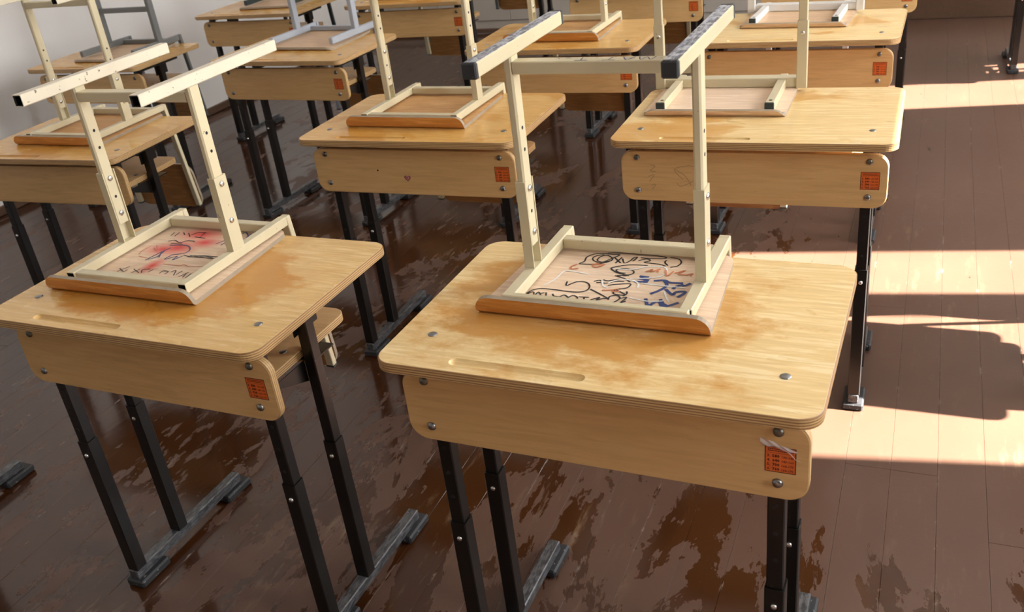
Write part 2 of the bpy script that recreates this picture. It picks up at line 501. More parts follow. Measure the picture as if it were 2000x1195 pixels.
def tabletop_mesh(mat, name):
    base = MB().prism(rrect(-TW / 2, TW / 2, -TD / 2, TD / 2, 0.032, 8), -TT, 0.0, 0, 1, b=0.0018).mesh(name, [mat, M_EDGE])
    g = bmesh.new()
    cut = MB()
    pts = rrect(-0.204, 0.008, -0.203, -0.184, 0.0094, 5)
    n = len(pts)
    def sc(p, k):
        cx = min(max(p[0], -0.195), -0.001)
        return (cx + (p[0] - cx) * k, -0.1935 + (p[1] + 0.1935) * k)
    L = [[(*p, 0.01) for p in pts], [(*p, -0.0005) for p in pts], [(*sc(p, 0.8), -0.0035) for p in pts], [(*sc(p, 0.4), -0.006) for p in pts]]
    vs = sum(L, [])
    cut.add(vs, [tuple(range(n))])
    for k in range(3):
        cut.add(vs, [(k * n + (i + 1) % n, k * n + i, (k + 1) * n + i, (k + 1) * n + (i + 1) % n) for i in range(n)])
    cut.add(vs, [tuple(reversed(range(3 * n, 4 * n)))])
    cm = cut.mesh('cut', [mat])
    g.from_mesh(cm)
    bmesh.ops.remove_doubles(g, verts=g.verts, dist=1e-6)
    bmesh.ops.recalc_face_normals(g, faces=g.faces)
    g.to_mesh(cm); g.free()
    g = bmesh.new(); g.from_mesh(base)
    bmesh.ops.remove_doubles(g, verts=g.verts, dist=1e-6)
    bmesh.ops.recalc_face_normals(g, faces=g.faces)
    g.to_mesh(base); g.free()
    a = bpy.data.objects.new('a', base); c = bpy.data.objects.new('c', cm)
    COL.objects.link(a); COL.objects.link(c)
    md = a.modifiers.new('b', 'BOOLEAN')
    md.operation = 'DIFFERENCE'; md.object = c; md.solver = 'EXACT'
    dg = bpy.context.evaluated_depsgraph_get()
    me = bpy.data.meshes.new_from_object(a.evaluated_get(dg))
    me.name = name
    bpy.data.objects.remove(a); bpy.data.objects.remove(c)
    return me

ME_TOP = {k: tabletop_mesh(m, 'tabletop') for k, m in (('plain', M_TOP), ('wet', M_TOPWET), ('mottled', M_TOPSTAIN), ('amber', M_TOPAMB))}
RX90 = Matrix.Rotation(math.radians(90), 4, 'X')          # z -> -y
def dome(r, h, mat, M=None, slot=False):
    mb = MB().lathe([(r, 0), (r, h * 0.25), (r * 0.8, h * 0.75), (r * 0.4, h)], 12, 0, M)
    return mb.mesh('bolt_head', [mat], True)
ME_TBOLT = dome(0.0078, 0.0022, M_BOLT)
ME_PBOLT = dome(0.0075, 0.005, M_BOLTD, RX90)
ME_PBOLTZ = dome(0.0075, 0.005, M_BOLT, RX90)
ME_SCREWY = dome(0.0052, 0.0042, M_ZINC, RX90)
PF, PB = -0.175, -0.159                                   # faces of the front panel
ROTP = Matrix(((1, 0, 0, 0), (0, 0, 1, 0), (0, 1, 0, 0), (0, 0, 0, 1)))
ME_PANEL = MB().prism([(-p[0], p[1]) for p in rrect(-0.308, 0.308, -0.168, -0.040, 0.03, 7)], PF, PB, 0, 1, M=ROTP, b=0.0015).mesh('front_panel', [M_PANEL, M_EDGEV])
ME_SHELF = MB().prism(rrect(-0.246, 0.246, -0.1585, 0.148, 0.03, 6), -0.136, -0.120, 0, 1, b=0.0012).mesh('shelf', [M_PANEL, M_EDGE])
ME_SLEEVE = MB().tube('z', 0.044, 0.398, 0, 0, 0.0295, 0.0295, 0.0018, 0, 1).mesh('leg', [M_BLACK, M_DARK])
it = MB().tube('z', -0.46, -0.0225, 0, 0, 0.0245, 0.0245, 0.0016, 0, 1)
for z in (-0.195, -0.245, -0.295):
    it.lathe([(0.0036, 0), (0.0036, 0.0003)], 8, 1, Matrix.Translation((0, -0.01225, z)) @ RX90)
ME_INNER = it.mesh('inner_tube', [M_BLACK, M_DARK])
ME_FBAR = MB().box(-0.0125, 0.0125, -0.164, 0.205, 0.020, 0.0445, 0, 0.002).mesh('foot_bar', [M_FOOT])
ME_FPAD = MB().box(-0.0255, 0.0255, -0.045, 0.045, 0.0, 0.020, 0, 0.004).mesh('foot_pad', [M_RUBBER])
br = MB()
br.box(-0.0125, 0.0125, -0.158, 0.10, -0.040, -0.018, 0, 0.0015)
br.box(-0.0135, -0.0115, -0.03, 0.045, -0.085, -0.036, 0)
br.box(-0.045, 0.0125, -0.02, 0.045, -0.1395, -0.1365, 0)
br.add([(-0.0135, -0.135, -0.1395), (-0.0135, -0.02, -0.1395), (-0.0135, -0.02, -0.185), (-0.0115, -0.135, -0.1395), (-0.0115, -0.02, -0.1395), (-0.0115, -0.02, -0.185)],
       [(0, 2, 1), (3, 4, 5), (0, 1, 4, 3), (1, 2, 5, 4), (2, 0, 3, 5)])
ME_BRACKET = br.mesh('bracket', [M_BLACK])
ME_SPACER = MB().box(-0.016, 0.016, -0.168, 0.05, -0.0225, -0.018).mesh('spacer', [M_BLACK])

def text_tris(body, size, x, y, bold=0.0):
    cu = bpy.data.curves.new('t', 'FONT')
    cu.body = body; cu.size = size; cu.resolution_u = 1
    cu.offset = bold
    o = bpy.data.objects.new('t', cu)
    COL.objects.link(o)
    dg = bpy.context.evaluated_depsgraph_get()
    me = bpy.data.meshes.new_from_object(o.evaluated_get(dg))
    vs = [(v.co.x + x, v.co.y + y, 0.0) for v in me.vertices]
    fs = [tuple(p.vertices) for p in me.polygons]
    bpy.data.objects.remove(o)
    bpy.data.meshes.remove(me)
    return vs, fs
def sticker_mesh():
    # x right, y up, then turned upright facing -y
    mb = MB()
    T = Matrix.Rotation(math.radians(90), 4, 'X')
    mb.box(0, 0.041, 0, 0.042, 0, 0.0003, 1, 0, T)
    mb.box(0.0014, 0.0396, 0.0014, 0.0406, 0.0003, 0.0005, 0, 0, T)
    mb.box(0.0014, 0.0396, 0.0318, 0.0322, 0.0005, 0.0006, 1, 0, T)
    x = 0.004
    rr = random.Random(5)
    for yy in (0.0375, 0.0345):
        x = 0.004
        while x < 0.036:
            w = rr.uniform(0.0012, 0.0024)
            mb.box(x, x + w, yy, yy + 0.0016, 0.0005, 0.0006, 1, 0, T)
            x += w + 0.0006
    for k, (a, b, c) in enumerate((('3.', '580', '130-145'), ('4.', '640', '145-160'), ('5.', '700', '160-175'), ('6.', '760', '160-175'))):
        y = 0.0248 - 0.0072 * k
        for s, sz, xx, bo in ((a, 0.0062, 0.003, 0.0002), (b, 0.0064, 0.0098, 0.00028), (c, 0.0050, 0.0215, 0.00012)):
            vs, fs = text_tris(s, sz, xx, y, bo)
            mb.add([(p[0], p[1], 0.00062) for p in vs], fs, 1, T)
    return mb.mesh('sticker', [M_STICK, M_PRINT])
ME_STICK = sticker_mesh()

DESKS = {}
def desk(key, x, y, h, yaw, label, top='plain', sticker=True, group='single school desks in rows'):
    d = tag(empty('school_desk', (x, y, 0), yaw), label, 'desk', group)
    t = obj('tabletop', ME_TOP[top], d, (0, 0, h))
    for s in (-1, 1): obj('bolt_head', ME_TBOLT, t, (0.267 * s, -0.127, 0))
    p = obj('front_panel', ME_PANEL, d, (0, 0, h))
    for s in (-1, 1):
        for w in (-0.056, -0.1405): obj('bolt_head', ME_PBOLTZ if (s + w) < -1.1 or (s > 0 and w < -0.1) else ME_PBOLT, p, (0.267 * s, PF, w))
    if sticker: obj('sticker', ME_STICK, p, (0.2495, PF, -0.1225))
    sh = obj('shelf', ME_SHELF, d, (0, 0, h))
    for s in (-1, 1):
        obj('bolt_head', ME_TBOLT, sh, (0.215 * s, -0.03, -0.120))
        f = obj('foot_bar', ME_FBAR, d, (LX * s, 0, 0))
        obj('foot_pad', ME_FPAD, f, (0, -0.124, 0)); obj('foot_pad', ME_FPAD, f, (0, 0.18, 0))
        obj('bracket', ME_BRACKET, d, (LX * s, 0, h), scale=(s, 1, 1))
        obj('spacer', ME_SPACER, d, (0.135 * s, 0, h))
        for ly in (LY1, LY2):
            lg = obj('leg', ME_SLEEVE, d, (LX * s, ly, 0))
            obj('inner_tube', ME_INNER, lg, (0, 0, h))
            obj('screw', ME_SCREWY, lg, (0, -0.01475, 0.365))
    DESKS[key] = (d, h, p, t)
    return d

desk('A', -0.402, 1.217, 0.749, -0.0218, 'nearest birch desk, front right, with torn film over its orange sticker', 'mottled')
desk('B', -1.285, 1.241, 0.724, -0.0213, 'birch desk at the front left with a big wet amber stain on its top', 'wet')
desk('C', -0.367, 2.290, 0.730, 0.0066, 'pale birch desk directly behind the nearest one, pencil scribbles on its front panel', 'plain')
desk('D', -1.265, 2.276, 0.724, 0.0052, 'birch desk with a small pink heart stuck on its front panel', 'amber')
desk('E', -2.575, 2.218, 0.665, 0.0318, 'glossy amber desk at the left edge of the photo, second row', 'amber', False)
desk('F', -2.349, 3.232, 0.706, -0.043, 'amber desk carrying the blue-grey chair, left of centre', 'amber')
desk('G', -1.224, 3.285, 0.713, 0.005, 'glossy desk in the third row between the two raised legs of the nearest chair', 'amber')
desk('H', -0.403, 3.319, 0.711, -0.013, 'pale desk in the third row carrying the white chair with dark end caps, right', 'plain')
desk('L', -3.411, 3.258, 0.685, -0.005, 'amber desk against the left wall carrying the slate-grey chair', 'amber', False)
desk('M', -3.259, 4.242, 0.698, -0.024, 'fourth-row desk near the left wall carrying the chair with a dark green frame', 'amber')
desk('N', -2.326, 4.246, 0.715, 0.009, 'desk in the fourth row just right of the desk by the wall', 'amber')
desk('O', -1.234, 4.385, 0.714, -0.002, 'fourth-row desk cut by the top edge above the middle of the photo', 'plain')
desk('P', -0.365, 4.381, 0.720, 0.0, 'fourth-row desk at the top edge on the right, beside the sunlit aisle', 'plain')
desk('Q', 0.661, 5.464, 0.720, 0.03, 'desk by the window in the far right corner, only a black leg showing', 'plain')
desk('R', -2.466, 1.139, 0.720, 0.0, 'desk off the left edge, only one black foot showing beside the front left desk', 'plain')
desk('S', -2.36, 5.40, 0.715, 0.0, 'desk in the last row in front of the grey panelled wall', 'plain')
desk('T', 0.68, 2.50, 0.720, 0.0, 'desk out of frame by the window that shades the sunlit aisle', 'plain')

# ---------------------------------------------------------------- school chairs, stood upside down on the desks
def ribbon(strokes, w):
    mb = MB()
    for st in strokes:
        pts = [Vector((p[0], p[1], 0)) for p in st]
        # Catmull-Rom smoothing
        if len(pts) > 2:
            out = []
            for i in range(len(pts) - 1):
                p0, p1, p2, p3 = pts[max(i - 1, 0)], pts[i], pts[i + 1], pts[min(i + 2, len(pts) - 1)]
                for k in range(4):
                    t = k / 4
                    out.append(0.5 * ((2 * p1) + (p2 - p0) * t + (2 * p0 - 5 * p1 + 4 * p2 - p3) * t * t + (3 * p1 - p0 - 3 * p2 + p3) * t ** 3))
            out.append(pts[-1])
            pts = out
        vs, fs = [], []
        for i, p in enumerate(pts):
            d = (pts[min(i + 1, len(pts) - 1)] - pts[max(i - 1, 0)])
            d = d.normalized() if d.length > 1e-9 else Vector((1, 0, 0))
            nrm = Vector((-d.y, d.x, 0)) * (w / 2)
            vs += [tuple(p - nrm), tuple(p + nrm)]
        fs = [(2 * i, 2 * i + 2, 2 * i + 3, 2 * i + 1) for i in range(len(pts) - 1)]
        mb.add(vs, fs)
    return mb

def seat_mesh(hw, qn, qf, lip, mats, up=0.0, rc=0.026, flare=0.010):
    """moulded plywood seat lying upside down: flat, its front edge rolling up at qn"""
    th = 0.0085
    prof = []                                # (q, z) of the lower face, near -> far
    if lip > 0:
        R = 0.014
        amax = math.radians(80)
        rise = lip - R * (1 - math.cos(amax))
        prof.append((-R * math.sin(amax) - rise / math.tan(amax), lip))
        for i in range(8):
            a = amax * (1 - i / 7)
            prof.append((-R * math.sin(a), R * (1 - math.cos(a))))
        q0 = -prof[0][0] + qn
        prof = [(q + q0, z) for q, z in prof]
    else:
        for i in range(5):
            a = math.radians(35) * (1 - i / 4)
            prof.append((qn + 0.02 - 0.035 * math.sin(a), 0.035 * (1 - math.cos(a))))
    start = prof[-1][0]
    for k in range(1, 13):
        t = k / 12
        prof.append((start + (qf - start) * t, up * max(0, (t - 0.55) / 0.45) ** 2))
    # arc length and half width with rounded corners
    s = [0.0]
    for a, b in zip(prof[:-1], prof[1:]): s.append(s[-1] + math.hypot(b[0] - a[0], b[1] - a[1]))
    # refine near both ends
    def at(x):
        for i in range(len(s) - 1):
            if x <= s[i + 1] + 1e-12:
                t = (x - s[i]) / (s[i + 1] - s[i])
                q = prof[i][0] + (prof[i + 1][0] - prof[i][0]) * t
                z = prof[i][1] + (prof[i + 1][1] - prof[i][1]) * t
                d = Vector((prof[i + 1][0] - prof[i][0], prof[i + 1][1] - prof[i][1])).normalized()
                return q, z, d
    S = s[-1]
    xs = sorted(set([round(rc * (1 - math.cos(math.radians(a))), 5) for a in range(0, 91, 15)] + [round(S - rc * (1 - math.cos(math.radians(a))), 5) for a in range(0, 91, 15)] + [round(v, 5) for v in s if rc < v < S - rc]))
    rows_ = []
    for x in xs:
        x = min(max(x, 0), S)
        e = min(x, S - x)
        hx = hw + flare * (0.5 - x / S) * 2
        w = hx - rc + math.sqrt(max(rc * rc - (rc - e) ** 2, 0)) if e < rc else hx
        q, z, d = at(x)
        nrm = Vector((-d.y, d.x))            # towards +z
        rows_.append(((-w, q, z), (w, q, z), (w, q + nrm.x * th, z + nrm.y * th), (-w, q + nrm.x * th, z + nrm.y * th)))
    mb = MB()
    vs = [p for r in rows_ for p in r]
    n = len(rows_)
    for i in range(n - 1):
        a, b = 4 * i, 4 * i + 4
        mb.add(vs, [(a, b, b + 1, a + 1)], 1)          # face that one sits on (down)
        mb.add(vs, [(a + 3, a + 2, b + 2, b + 3)], 0)  # underside (up)
        mb.add(vs, [(a, a + 3, b + 3, b), (a + 1, b + 1, b + 2, a + 2)], 2)
    mb.add(vs, [(0, 1, 2, 3)], 2)
    e = 4 * (n - 1)
    mb.add(vs, [(e, e + 3, e + 2, e + 1)], 2)
    return mb.mesh('seat', mats)

SP = 0.0085                                   # plywood thickness: rails lie on it
_cache = {}
def cached(key, fn):
    if key not in _cache: _cache[key] = fn()
    return _cache[key]

ME_HOLE = None
def chair(key, dx, dy, yaw, h, label, kind='std', frame=None, under=None, face=None, q1=-0.158, q2=0.158, zst=0.379, s1=-0.135, s2=0.2515,
          caps=False, scuff=False, front=False, sz=0.195, ink=None, inkw=0.0022, group='school chairs stood upside down on the desks', hw=0.176):
    frame = frame or M_CREAM
    under = under or M_SEATUP
    face = face or M_SEATTOP
    c = tag(empty('school_chair', (dx, dy, h), yaw), label, 'chair', group)
    fk = frame.name
    a = 0.151
    T = 0.020
    if kind == 'std':
        lip = 0.033
        seat = obj('seat', cached(('seat', q1, q2, under.name, face.name, hw), lambda: seat_mesh(hw, q1 - 0.026, q2 - 0.012, lip, [under, face, M_SEATEDGE])), c, (-0.006, 0, 0))
        zr0 = SP + 0.0045
        zr1 = zr0 + T
        for s in (-1, 1):
            obj('seat_rail', cached(('rail', q1, q2, fk), lambda: MB().tube('y', q1, q2, 0, (zr0 + zr1) / 2, T, T, 0.0018, 0, 1).mesh('seat_rail', [frame, M_DARK])), c, (s * (a - T / 2), 0, 0))
        cw = a - T
        xr = cached(('xr', fk), lambda: MB().box(-cw, cw, 0, 0.020, zr0 + 0.0005, zr1 - 0.0015, 0, 0.0015).mesh('cross_rail', [frame]))
        if front: obj('cross_rail', MB().box(-a, a - 0.0035, -0.012, 0.0, zr0 + 0.001, zr1 + 0.0008, 0, 0.0015).mesh('cross_rail', [frame]), c, (0, q1, 0))
        else: obj('cross_rail', xr, c, (0, q1 + 0.003, 0))
        obj('cross_rail', cached(('xr', fk), None), c, (0, q2 - 0.043, 0))
        lt, lw, lq = 0.033, 0.0165, -0.0155
        jt = zr1 + 0.150
        for s in (-1, 1):
            def sleeve():
                mb = MB()
                mb.box(a - 0.002, a, lq, lq + lt, zr1, jt, 0)
                mb.box(a - lw, a - 0.002, lq, lq + 0.002, zr1, jt, 0)
                mb.box(a - lw, a - 0.002, lq + lt - 0.002, lq + lt, zr1, jt, 0)
                return mb.mesh('leg', [frame])
            lg = obj('leg', cached(('sleeve', fk), sleeve), c, scale=(s, 1, 1))
            def inner():
                mb = MB().tube('z', zr1 + 0.038, zst - 0.0225, a - 0.009, lq + lt / 2, 0.0135, 0.0285, 0.0016, 0, 1, 0.003)
                for z in (zr1 + 0.056, zr1 + 0.096, zr1 + 0.20, zr1 + 0.235):
                    for e in (-1, 1):
                        mb.lathe([(0.0032, 0), (0.0032, 0.0003)], 8, 1, Matrix.Translation((a - 0.009 + e * 0.00675, lq + lt / 2, z)) @ Matrix.Rotation(math.radians(90) * e, 4, 'Y'))
                return mb.mesh('inner_tube', [frame, M_DARK])
            obj('inner_tube', cached(('inner', fk, zst), inner), lg)
            for zz in (zr1 + 0.135, zr1 + 0.060):
                sc = cached('lscrew', lambda: MB().lathe([(0.0062, 0), (0.0062, 0.0012), (0.0045, 0.003), (0.0018, 0.0034)], 10, 0, Matrix.Rotation(math.radians(90), 4, 'Y')).mesh('screw', [M_ZINC], True))
                obj('screw', sc, lg, (a, lq + lt / 2, zz))
                obj('screw', sc, lg, (a - 0.0158, lq + lt / 2, zz), (0, 0, math.pi))
            def skid():
                mb = MB()
                hz = 0.022
                if scuff:
                    mb.tube('y', s1, s2, 0, zst - hz / 2, hz, hz, 0.0018, 0, 1)
                    mb.box(-hz / 2 + 0.0016, hz / 2 - 0.0016, s1 + 0.001, s2 - 0.001, zst - 0.0002, zst + 0.0003, 2)
                else:
                    mb.tube('y', s1, s2, 0, zst - hz / 2, hz, hz, 0.0016, 0, 1)
                return mb.mesh('skid', [M_CREAM if scuff else (M_CREAMW if frame is M_CREAM else frame), M_DARK, M_SCUFF])
            sk = obj('skid', cached(('skid', fk, zst, s1, s2, scuff), skid), c, (s * (a - 0.010), 0, 0))
            if caps:
                cp = cached(('cap', zst), lambda: MB().box(-0.0115, 0.0115, -0.006, 0.004, zst - 0.0225, zst + 0.0005, 0, 0.0022).mesh('end_cap', [M_RUBBER]))
                obj('end_cap', cp, sk, (0, s1, 0)); obj('end_cap', cp, sk, (0, s2, 0), (0, 0, math.pi))
        st = obj('stretcher', cached(('stre', fk, zst), lambda: MB().box(-(a - 0.015), a - 0.015, -0.0125, 0.0125, zst - 0.050, zst - 0.031, 0, 0.0015).mesh('stretcher', [frame])), c)
        pq = q2 - 0.010
        ztop = zr1
        bx = a - 0.010
    elif kind == 'inset':                       # rails set in, ends capped, wide cross bar carrying the legs
        seat = obj('seat', cached(('seat2', under.name, face.name), lambda: seat_mesh(0.176, -0.166, 0.085, 0.017, [under, face, M_SEATEDGE], rc=0.028, flare=0.0)), c)
        zr0 = SP
        zr1 = zr0 + 0.022
        for s in (-1, 1):
            r = obj('seat_rail', cached(('rail2', fk), lambda: MB().box(-0.011, 0.011, -0.140, 0.070, zr0, zr1, 0, 0.0016).mesh('seat_rail', [frame])), c, (s * 0.135, 0, 0))
            obj('end_cap', cached('cap2', lambda: MB().box(-0.0113, 0.0113, -0.006, 0.0, zr0 - 0.0003, zr1 + 0.0003, 0, 0.0012).mesh('end_cap', [M_DKGREEN])), r, (0, -0.140, 0))
            obj('screw_hole', cached('rh', lambda: MB().lathe([(0.0045, 0), (0.0045, 0.0003)], 10).mesh('screw_hole', [M_DARK])), r, (0, -0.122, zr1))
        obj('cross_rail', cached(('xr2', fk), lambda: MB().box(-0.1725, 0.1725, 0.062, 0.0985, zr0 + 0.001, zr1 + 0.003, 0, 0.0016).mesh('cross_rail', [frame])), c)
        for s in (-1, 1):
            lg = obj('leg', cached(('leg2', fk), lambda: MB().tube('z', SP + 0.001, 0.18, 0, 0.062, 0.0265, 0.016, 0.0018, 0, 1).mesh('leg', [frame, M_DARK])), c, (s * 0.185, 0, 0))
            obj('inner_tube', cached(('inner2', fk), lambda: MB().tube('z', 0.08, 0.36, 0, 0.062, 0.0225, 0.012, 0.0016, 0, 1).mesh('inner_tube', [frame, M_DARK])), lg)
            sc = cached('lscrew2', lambda: MB().lathe([(0.0055, 0), (0.0055, 0.0012), (0.003, 0.0026)], 10, 0, RX90).mesh('screw', [M_ZINC], True))
            obj('screw', sc, lg, (0, 0.054, 0.15))
            sk = obj('skid', cached(('skid2', fk), lambda: MB().tube('y', -0.16, 0.22, 0, 0.371, 0.022, 0.022, 0.0016, 0, 1).mesh('skid', [frame, M_DARK])), c, (s * 0.185, 0, 0))
            for e, q in ((0, -0.16), (math.pi, 0.22)):
                obj('end_cap', cached('cap2s', lambda: MB().box(-0.0115, 0.0115, -0.006, 0.002, 0.3595, 0.3825, 0, 0.002).mesh('end_cap', [M_RUBBER])), sk, (0, q, 0), (0, 0, e))
        obj('stretcher', cached(('st2', fk), lambda: MB().box(-0.175, 0.175, 0.054, 0.070, 0.30, 0.32, 0, 0.0016).mesh('stretcher', [frame])), c)
        pq, ztop, bx = 0.089, zr1 + 0.002, 0.135
    else:                                       # 'flat': deep side rails only
        seat = obj('seat', cached(('seat3', under.name, face.name), lambda: seat_mesh(0.172, -0.172, 0.150, 0, [under, face, M_SEATEDGE], rc=0.03, up=0.006)), c)
        zr0 = SP + 0.0065
        zr1 = zr0 + 0.026
        for s in (-1, 1):
            obj('seat_rail', cached(('rail3', fk), lambda: MB().box(-0.010, 0.010, -0.128, 0.165, zr0, zr1, 0, 0.003).mesh('seat_rail', [frame])), c, (s * 0.155, 0, 0))
            lg = obj('leg', cached(('leg3', fk), lambda: MB().tube('z', zr1 - 0.001, 0.375, 0, 0.045, 0.020, 0.030, 0.0018, 0, 1).mesh('leg', [frame, M_DARK])), c, (s * 0.155, 0, 0))
            sk = obj('skid', cached(('skid3', fk), lambda: MB().tube('y', -0.15, 0.22, 0, 0.385, 0.022, 0.022, 0.0016, 0, 1).mesh('skid', [frame, M_DARK])), c, (s * 0.155, 0, 0))
        obj('stretcher', cached(('st3', fk, sz), lambda: MB().box(-0.145, 0.145, 0.036, 0.054, sz, sz + 0.022, 0, 0.0016).mesh('stretcher', [frame])), c)
        obj('cross_rail', cached(('xr3', fk), lambda: MB().box(-0.145, 0.145, 0.120, 0.138, zr0, zr0 + 0.018, 0, 0.0015).mesh('cross_rail', [frame])), c)
        pq, ztop, bx = 0.156, zr1, 0.155
    # back posts hanging down behind the desk, and the moulded backrest between them
    def post():
        L = 0.36 + ztop
        return MB().box(-0.00975, 0.00975, -0.00725, 0.00725, -L, 0.0, 0, 0.0015).box(-0.0098, 0.0098, -0.0073, 0.0073, -L - 0.004, -L, 1).mesh('back_post', [frame, M_DKGREEN])
    lean = math.atan(0.1)
    for s in (-1, 1):
        obj('back_post', cached(('post', fk, round(ztop, 4)), post), c, (s * bx, pq + 0.0175, ztop - 0.001), (lean, 0, 0))
    def back():
        mb = MB()
        out = [(-p[0], p[1]) for p in rrect(-0.151, 0.151, -0.372, -0.200, 0.04, 7)]
        n = len(out)
        vs = []
        for off in (0.0, 0.009):
            for (x, z) in out:
                vs.append((x, pq + 0.0265 - 0.1 * z + off + 0.22 * x * x - 0.012, z))
        mb.add(vs, [tuple(range(n)), tuple(reversed(range(n, 2 * n)))], 0)
        mb.add(vs, [(i, n + i, n + (i + 1) % n, (i + 1) % n) for i in range(n)], 1)
        return mb.mesh('backrest', [M_BACK, M_SEATEDGE])
    bk = obj('backrest', cached(('back', pq), back), c, (0, 0.012, 0))
    for s in (-1, 1):
        obj('screw', ME_PBOLT, bk, (s * 0.125, pq + 0.0265 + 0.0285 - 0.012 + 0.22 * 0.0156, -0.285))
    if ink:
        for col, st in ink.items():
            w = inkw * {'blue': 1.7, 'white': 0.9, 'orange': 1.1, 'navy': 1.2, 'red': 0.7}.get(col, 0.85)
            for k, one in enumerate(st):
                o = obj('marker_stroke', ribbon([one], w).mesh('marker_stroke', [INKS[col]]), seat, (0.006, 0, SP + 0.0005 + 0.0001 * list(ink).index(col) + 0.000004 * k))
                tag(o, label=col + ' marker stroke')
    return c
